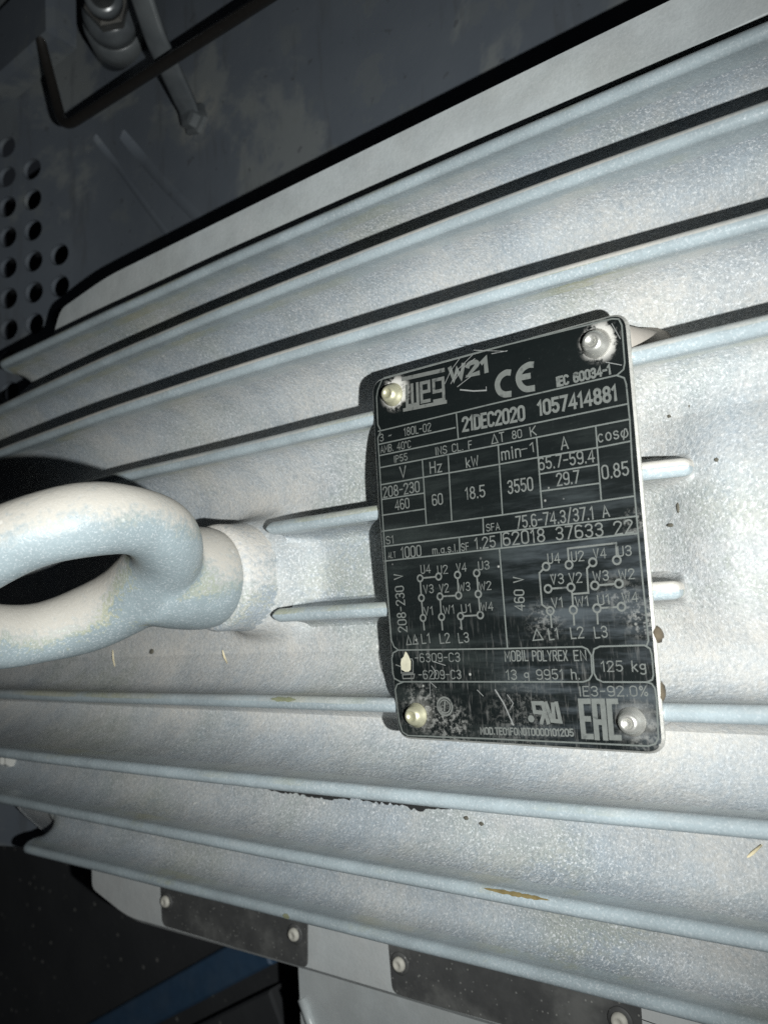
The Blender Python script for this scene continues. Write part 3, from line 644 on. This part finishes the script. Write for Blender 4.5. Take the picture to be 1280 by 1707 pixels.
g('T', .42, [(0, 1), (.42, 1)], [(.21, 1), (.21, 0)])
g('U', .42, [(0, 1)] + arc(.21, .21, .21, .21, 180, 360) + [(.42, 1)])
g('V', .44, [(0, 1), (.22, 0), (.44, 1)])
g('W', .62, [(0, 1), (.14, 0), (.31, .75), (.48, 0), (.62, 1)])
g('X', .42, [(0, 0), (.42, 1)], [(0, 1), (.42, 0)])
g('Y', .42, [(0, 1), (.21, .5), (.42, 1)], [(.21, .5), (.21, 0)])
g('z', .34, [(0, .68), (.34, .68), (0, 0), (.34, 0)])
g('k', .34, [(0, 0), (0, 1)], [(.32, .68), (0, .28)], [(.1, .38), (.34, 0)])
g('g', .36, arc(.18, .45, .18, .24, 0, 360, 12), [(.36, .68), (.36, -.1)] + arc(.18, -.1, .18, .16, 0, -150, 6))
g('h', .34, [(0, 0), (0, 1)], [(0, .45)] + arc(.17, .5, .17, .18, 160, 0, 6) + [(.34, 0)])
g('m', .52, [(0, 0), (0, .7)], [(0, .5)] + arc(.13, .55, .13, .15, 160, 0, 6) + [(.26, 0)], [(.26, .5)] + arc(.39, .55, .13, .15, 160, 0, 6) + [(.52, 0)])
g('n', .32, [(0, 0), (0, .7)], [(0, .48)] + arc(.16, .54, .16, .16, 160, 0, 6) + [(.32, 0)])
g('i', .06, [(.03, 0), (.03, .7)], [(.03, .88), (.03, .97)])
g('a', .36, arc(.18, .34, .18, .32, 20, 340, 12), [(.36, .68), (.36, 0)])
g('l', .06, [(.03, 0), (.03, 1)])
g('c', .36, arc(.18, .36, .18, .36, 45, 315, 10)); g('o', .36, arc(.18, .36, .18, .36, 0, 360, 12))
g('s', .32, arc(.16, .53, .15, .18, 20, 250, 7) + arc(.16, .19, .16, .19, 70, -160, 7))
g('φ', .46, arc(.23, .30, .23, .34, 120, 400, 12) + [(.40, .66)] + arc(.32, .5, .10, .22, 60, 200, 6) + [(.12, -.2)])
g('Δ', .60, [(0, 0), (.30, 1), (.60, 0), (0, 0)])
g('°', .18, arc(.09, .88, .09, .11, 0, 360, 8))
g('-', .32, [(0, .5), (.32, .5)]); g('.', .06, [(.03, .0), (.03, .07)]); g('/', .36, [(0, -.15), (.36, 1.15)])
g('~', .34, [(0, .45), (.1, .58), (.24, .45), (.34, .58)])
g('%', .5, arc(.1, .8, .1, .18, 0, 360, 8), arc(.4, .2, .1, .18, 0, 360, 8), [(.05, 0), (.45, 1)])
g(' ', .3)
def typeset(s, a, b, H, sw):
    gap = .20; adv = []; x = 0
    for ch in s: adv.append(x); x += G[ch][0] + gap
    x -= gap
    a, b = Vector(a), Vector(b); d = b - a; L = d.length; d.normalize(); up = Vector((-d.y, d.x)); k = L / x
    wd = sw or min(.0072, H * .125)
    k0 = 0
    out = []
    for ch, x0 in zip(s, adv):
        for st in G[ch][1]:
            out.append((wd, [tuple(a + d * ((x0 + px) * k) + up * (py * H)) for px, py in st]))
    return out
zl = ZN + .0016
lines = []
for s, a, b, H, sw in TEXTS: lines += typeset(s, a, b, H, sw)
v, f = ribbons(lines, zl); mesh('lettering', v, f, M['print'], plate, False)
v, f = ribbons([(w_, p) for w_, p in RULES], zl - .0006); mesh('ruled_lines', v, f, M['rule'], plate, False)
def ring_pts(c, r, n=18): return [(c[0] + r * math.cos(2 * math.pi * i / n), c[1] + r * math.sin(2 * math.pi * i / n)) for i in range(n + 1)]
def diagram(N, ends, joins, extra, r):
    L = []
    def cut(a, b, ra=1, rb=1):
        a, b = Vector(a), Vector(b); d = (b - a).normalized(); return [tuple(a + d * r * ra), tuple(b - d * r * rb)]
    for k in N: L.append((.0062, ring_pts(N[k], r)))
    for a, b in joins: L.append((.006, cut(N[a], N[b])))
    for k, e in zip(('V1', 'W1', 'U1'), ends): L.append((.006, cut(N[k], e, 1, 0)))
    for e in extra:
        q = [Vector(p) for p in e]
        q[0] = q[0] + (q[1] - q[0]).normalized() * r
        if len(e) == 4 and e is not extra[2] or len(e) == 3: q[-1] = q[-1] + (q[-2] - q[-1]).normalized() * r
        L.append((.006, [tuple(p) for p in q]))
    return L
L = diagram(NODES_A, ENDS_A, (('U4', 'U2'), ('U4', 'V3'), ('V3', 'V1'), ('V2', 'W3'), ('V2', 'W1'), ('V4', 'W3'), ('U3', 'W2'), ('W2', 'W4'), ('U1', 'W4')), [], .0118)
v, f = ribbons(L, zl); mesh('wiring_diagram', v, f, M['print'], plate, False)
L = diagram(NODES_B, ENDS_B, (('V3', 'V2'), ('W3', 'W2'), ('U1', 'W4')), EXTRA_B, .0125)
v, f = ribbons(L, zl); mesh('wiring_diagram', v, f, M['print'], plate, False)
# conformity mark: two open rings
L = [(.021, MARKS['ce_C']), (.021, MARKS['ce_E']), (.02, MARKS['ce_bar'])]
def smooth_line(p):
    p = [Vector(q) for q in p]; out = []
    for i in range(len(p) - 1):
        p0, p1, p2, p3 = p[max(i - 1, 0)], p[i], p[i + 1], p[min(i + 2, len(p) - 1)]
        for k in range(5):
            t = k / 5; out.append(tuple(.5 * ((2 * p1) + (p2 - p0) * t + (2 * p0 - 5 * p1 + 4 * p2 - p3) * t * t + (3 * p1 - p0 - 3 * p2 + p3) * t ** 3)))
    return out + [tuple(p[-1])]
v, f = ribbons([(w_, smooth_line(p)) for w_, p in L], zl); mesh('conformity_mark', v, f, M['print'], plate, False)
# maker's emblem: bars and three block letters in a box
def quad_map(q):
    q = [Vector(p) for p in q]            # tl, tr, br, bl
    return lambda x, y: tuple((q[3] * (1 - x) + q[2] * x) * (1 - y) + (q[0] * (1 - x) + q[1] * x) * y)
m = quad_map(MARKS['weg_box'])
L = [(.015, MARKS['weg_top']), (.013, MARKS['weg_bot'])]
lt = [[(.02, .95), (.02, .05), (.30, .05), (.30, .95)], [(.16, .95), (.16, .05)],
      [(.60, .10), (.40, .10), (.40, .92), (.60, .92), (.60, .52), (.40, .52)],
      [(.96, .42), (.72, .42), (.72, .92), (.96, .92), (.96, .02), (.72, .02)]]
for s in lt: L.append((.0125, [m(*p) for p in s]))
v, f = ribbons(L, zl); mesh('maker_emblem', v, f, M['print_dim'], plate, False)
# recognised component mark: mirrored slanted letters, dot
m = quad_map(MARKS['ur'])
L = []
for s in ([(.42, 0), (.42, 1), (.08, 1), (.02, .55), (.38, .5)], [(.38, .5), (.14, 0)], [(.56, 1), (.60, .1), (.94, .06), (.94, 1)], [(.70, .2), (.80, .95)]): L.append((.013, [m(*p) for p in s]))
L.append((.012, ring_pts(MARKS['ur_dot'], .0055, 10)))
v, f = ribbons(L, zl); mesh('component_mark', v, f, M['print'], plate, False)
# tall three letter mark
m = quad_map(MARKS['eac'])
L = [(.017, [m(*p) for p in s]) for s in ([(.26, .97), (.05, .97), (.05, .03), (.26, .03)], [(.05, .5), (.23, .5)], [(.40, 0), (.40, .97), (.62, .97), (.62, 0)], [(.40, .42), (.62, .42)], [(.96, .97), (.78, .97), (.78, .03), (.98, .03)])]
v, f = ribbons(L, zl); mesh('conformity_mark', v, f, M['print'], plate, False)
# round worn mark, motor pictogram, bared chip, scratches
cc = MARKS['circ']; rr = (Vector(MARKS['circ_r']) - Vector(cc)).length
L = [(.007, ring_pts(cc, rr)), (.005, ring_pts(cc, rr * .72)), (.006, [(cc[0] - .004, cc[1] - .015), (cc[0] + .002, cc[1] + .016)])] + [(.004, p) for p in MARKS['icon']]
v, f = ribbons(L, zl); mesh('worn_mark', v, f, M['print_dim'], plate, False)
cx = [tuple(p) + (zl + .0004,) for p in MARKS['chip']]
mesh('bared_chip', cx, [tuple(range(len(cx)))], M['chip'], plate, False)
for i, (w_, p) in enumerate(SCRATCHES):
    v, f = ribbons([(w_, p)], zl + .0015 + .0001 * (i % 5)); mesh('scratch', v, f, M['scratch'], plate, False)

# ================================================================ THINGS AROUND
def lump(name, x, y, z, r, mat, label, cat, sq=(1, 1, 1), group=None, seed=0):
    rnd = random.Random(seed); bm = bmesh.new(); bmesh.ops.create_icosphere(bm, subdivisions=2, radius=1)
    vs = []
    for q in bm.verts:
        k = 1 + .35 * vnoise(q.co.x * 1.3 + seed, q.co.y * 1.3 + q.co.z, 1.6) + rnd.uniform(-.1, .1)
        vs.append((x + q.co.x * r * sq[0] * k, y + q.co.y * r * sq[1] * k, z + q.co.z * r * sq[2] * k))
    fs = [tuple(i.index for i in q.verts) for q in bm.faces]; bm.free()
    return tag(mesh(name, vs, fs, mat, None), label, cat, group)
lump('dirt_clump', .500, -.325, -.02, .02, M['clump'], 'olive brown dirt clump at the right edge of the rating plate, upper of two', 'dirt clump', (.8, 1.3, 1), seed=3)
lump('dirt_clump', .494, -.495, -.02, .016, M['clump'], 'dark dirt clump at the right edge of the rating plate, lower of two', 'dirt clump', (.7, 1.9, 1), seed=5)
# straw slivers and flecks lying in the valleys
def onfloor(x, y): return floor_z(x, y)
def sliver(x, y, z, ang, ln, label, name='straw_sliver', mat='straw', r=.006, cat='straw'):
    d = Vector((math.cos(ang), math.sin(ang), .12)) * ln / 2; c_ = Vector((x, y, z))
    v, f = tube([c_ - d, c_ + Vector((0, 0, .004)), c_ + d], [r * .5, r, r * .6], 6); return tag(mesh(name, v, f, M[mat], None), label, cat)
def fleck(x, y, dz, r, sq, label, seed, group=None):
    return lump('dark_fleck', x, y, floor_z(x, y) + dz, r, M['fleck'], label, 'fleck', sq, group, seed)
fleck(.545, .365, .0, .012, (1, .8, .5), 'dark fleck on the dusty valley right of the plate, left one of the upper pair', 11)
fleck(.615, .375, .0, .013, (.7, 1.1, .5), 'dark fleck on the dusty valley right of the plate, right one of the upper pair', 12)
fleck(.55, .062, .0, .012, (.5, 1.5, .5), 'slim upright dark fleck just below the upper right stub fin', 13)
fleck(.517, .010, .0, .011, (1.3, .6, .5), 'small flat dark fleck midway between the two right stub fins', 14)
fleck(.70, .185, .0, .007, (1, 1, .5), 'tiny dark speck to the right of the upper right stub fin', 15)
fleck(.70, .73, .0, .007, (1, 1, .5), 'tiny dark speck in the valley above and right of the plate corner', 16)
fleck(-2.30, -.37, .0, .02, (1, .7, .5), 'brown crumb on the dusty floor below the lifting boss', 17)
fleck(-.42, -1.08, .02, .013, (1, .8, .6), 'dark crumb under the fin below the plate, right one of two', 18)
fleck(-.49, -1.065, .02, .011, (1, .7, .6), 'dark crumb under the fin below the plate, left one of two', 19)
lump('dust_grain', -.22, -1.10, floor_z(-.22, -1.1) + .02, .017, M['pile'], 'pale grain of grit in the valley below the plate', 'grit', (1, 1, .8), None, 21)
sliver(-2.35, -.735, floor_z(-2.35, -.735) + .02, -.9, .10, 'short pale straw sliver below the fin under the lifting eye, right one of two', r=.006)
sliver(-2.74, -.76, floor_z(-2.74, -.76) + .02, -.25, .09, 'short yellowish straw sliver below the fin under the lifting eye, left one of two', r=.007)
sliver(-1.70, -.40, floor_z(-1.70, -.40) + .015, -1.0, .075, 'pale fibre lying on the floor below the lifting boss', r=.005)
sliver(-2.62, -.41, floor_z(-2.62, -.41) + .015, -1.2, .11, 'thin upright fibre below the lower arc of the lifting eye', r=.004)
sliver(.60, -1.05, floor_z(.60, -1.05) + .012, .75, .08, 'yellow wood splinter in the valley at the right edge', r=.006)
# chipped, rusty spots on the fin crowns
def chip(fk, x0, x1, side, wd, mat, seed):
    rnd = random.Random(seed); F = FINS[fk]; vs, fs = [], []; n = 22
    for i in range(n + 1):
        x = x0 + (x1 - x0) * i / n; y = poly(F['y'], x) + .006 * vnoise(x, poly(F['y'], x), 1.7); z = poly(F['z'], x) - .012 + .008 * vnoise(x + 9, y, 1.1)
        e = math.sin(math.pi * i / n) ** .6 * (.55 + .45 * rnd.random())
        for a in (side - wd * e, side, side + wd * e): vs.append((x, y + .0322 * math.sin(a), z + .0322 * math.cos(a)))
    for i in range(n):
        for j in range(2): fs.append((i * 3 + j, i * 3 + j + 1, i * 3 + 4 + j, i * 3 + 3 + j))
    mesh('rust_chip', vs, fs, mat, motor, False)
M['rust'] = simple('ochre_rust', (.15, .115, .045), .8, 0, .5, 500)
M['moss'] = simple('olive_stain', (.17, .18, .11), .8, 0, .3, 400)
chip('F9', -.28, -.02, .75, .32, M['rust'], 1)
chip('F10', -1.545, -1.50, -.1, .5, M['moss'], 2)
chip('F7', -1.17, -1.02, .5, .4, M['moss'], 4)
# ribbed tie at the left end
tie = thing('cable_tie', 'grey ribbed plastic tie end between two lower fins at the left edge', 'cable tie', (-4.1, -1.05, -.5))
v, f = oriented_box((-4.9, -1.0), (-4.03, -1.06), .062, -.46, -.34, .02); mesh('strap', v, f, M['ribbed'], tie, False)
for i in range(6):
    v, f = oriented_box((-4.45 + i * .07, -1.031 - .004 * i), (-4.415 + i * .07, -1.034 - .004 * i), .05, -.345, -.315, .008); mesh('rib', v, f, M['ribbed'], tie, False)
ROD = [(1.2, 3.158, -.70), (-3.80, 3.43, -.70), (-4.16, 4.33, -.74)]
# strut standing off the panel, bolted at its lower end
st = thing('panel_strut', 'dull grey flattened strut bolted to the enclosure panel behind the bent rod', 'strut', (-2.92, 3.36, -1.2))
prof_path = bend([(-2.93, 3.36, -1.17), (-2.90, 3.40, -1.12), (-2.74, 3.64, -.74), (-2.50, 4.05, -.30), (-2.2, 4.6, .2)], .06)
def flat_bar(path, wd, th):
    pts = [Vector(p) for p in path]; vs = []
    for i, p in enumerate(pts):
        d = (pts[min(i + 1, len(pts) - 1)] - pts[max(i - 1, 0)]).normalized(); s = d.cross(Vector((0.35, 0, 1))).normalized(); nn = s.cross(d)
        for k in range(12):
            t = 2 * math.pi * k / 12; cx_, sy_ = math.cos(t), math.sin(t)
            vs.append(p + s * wd * math.copysign(abs(cx_) ** .6, cx_) + nn * th * math.copysign(abs(sy_) ** .6, sy_))
    n = len(pts); return vs, grid_faces(n, 12, True) + [tuple(reversed(range(12))), tuple(range((n - 1) * 12, n * 12))]
v, f = flat_bar(prof_path, .082, .03); mesh('strut_bar', v, f, M['strut'], st)
v, f = lathe([(.12, -1.225), (.12, -1.19), (.09, -1.185), (.085, -1.13), (.05, -1.12)], (-2.92, 3.35, 0), n=6); mesh('bolt', v, f, M['strut'], st, False)
# hose fitting at the top edge
ft_ = thing('hose_fitting', 'dusty plated hex hose fitting at the upper left edge of the photo', 'fitting', (-3.4, 4.05, -.9))
ax = Vector((.62, -.30, .55)).normalized(); c0 = Vector((-3.25, 4.12, -.72))
for nm, pr, n_ in (('hex_nut', [(.12, -.09), (.15, -.07), (.15, .07), (.12, .09)], 6), ('collar', [(.10, .09), (.125, .10), (.125, .2), (.10, .22)], 28), ('pipe', [(.085, .2), (.085, .9)], 24), ('rear_collar', [(.17, -.34), (.19, -.31), (.19, -.14), (.12, -.09)], 28), ('socket', [(.22, -.9), (.22, -.36), (.17, -.34)], 28)):
    v, f = lathe(pr, c0, ax, n_); mesh(nm, v, f, M['chrome'] if nm in ('hex_nut', 'pipe') else M['strut'], ft_, nm not in ('hex_nut',))
# folded lip the rod is hooked on
lip = thing('panel_bracket', 'dusty dark folded bracket holding the top end of the bent rod', 'bracket', (-4.6, 4.7, -1))
v, f = oriented_box((-5.6, 4.62), (-4.0, 4.62), .32, -.95, -.72, .05); mesh('bracket_plate', v, f, M['panel'], lip, False)
# ragged shadow under the second fin below the plate, painted as a black strip
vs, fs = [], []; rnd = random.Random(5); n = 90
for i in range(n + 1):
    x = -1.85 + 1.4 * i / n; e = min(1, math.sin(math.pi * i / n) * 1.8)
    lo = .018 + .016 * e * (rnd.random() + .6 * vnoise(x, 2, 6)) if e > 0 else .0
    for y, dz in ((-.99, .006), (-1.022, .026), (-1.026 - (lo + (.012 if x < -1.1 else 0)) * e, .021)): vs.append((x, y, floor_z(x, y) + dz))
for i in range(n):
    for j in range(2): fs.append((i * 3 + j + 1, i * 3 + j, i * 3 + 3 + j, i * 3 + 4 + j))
M['gap_shadow'] = simple('black_gap_shadow', (.012, .012, .012), .7, 0, .4, 500)
mesh('shadow_line', vs, fs, M['gap_shadow'], motor, False)

# bent black rod
zr = .55
def rodp(pts):
    return [Vector(p) for p in pts]
path = bend(rodp(ROD), .16, 10); v, f = tube(path, .037, 16)
tag(mesh('bent_rod', v, f, M['rod'], None), 'bent black steel rod with a sharp hook bend in front of the enclosure panel', 'rod')
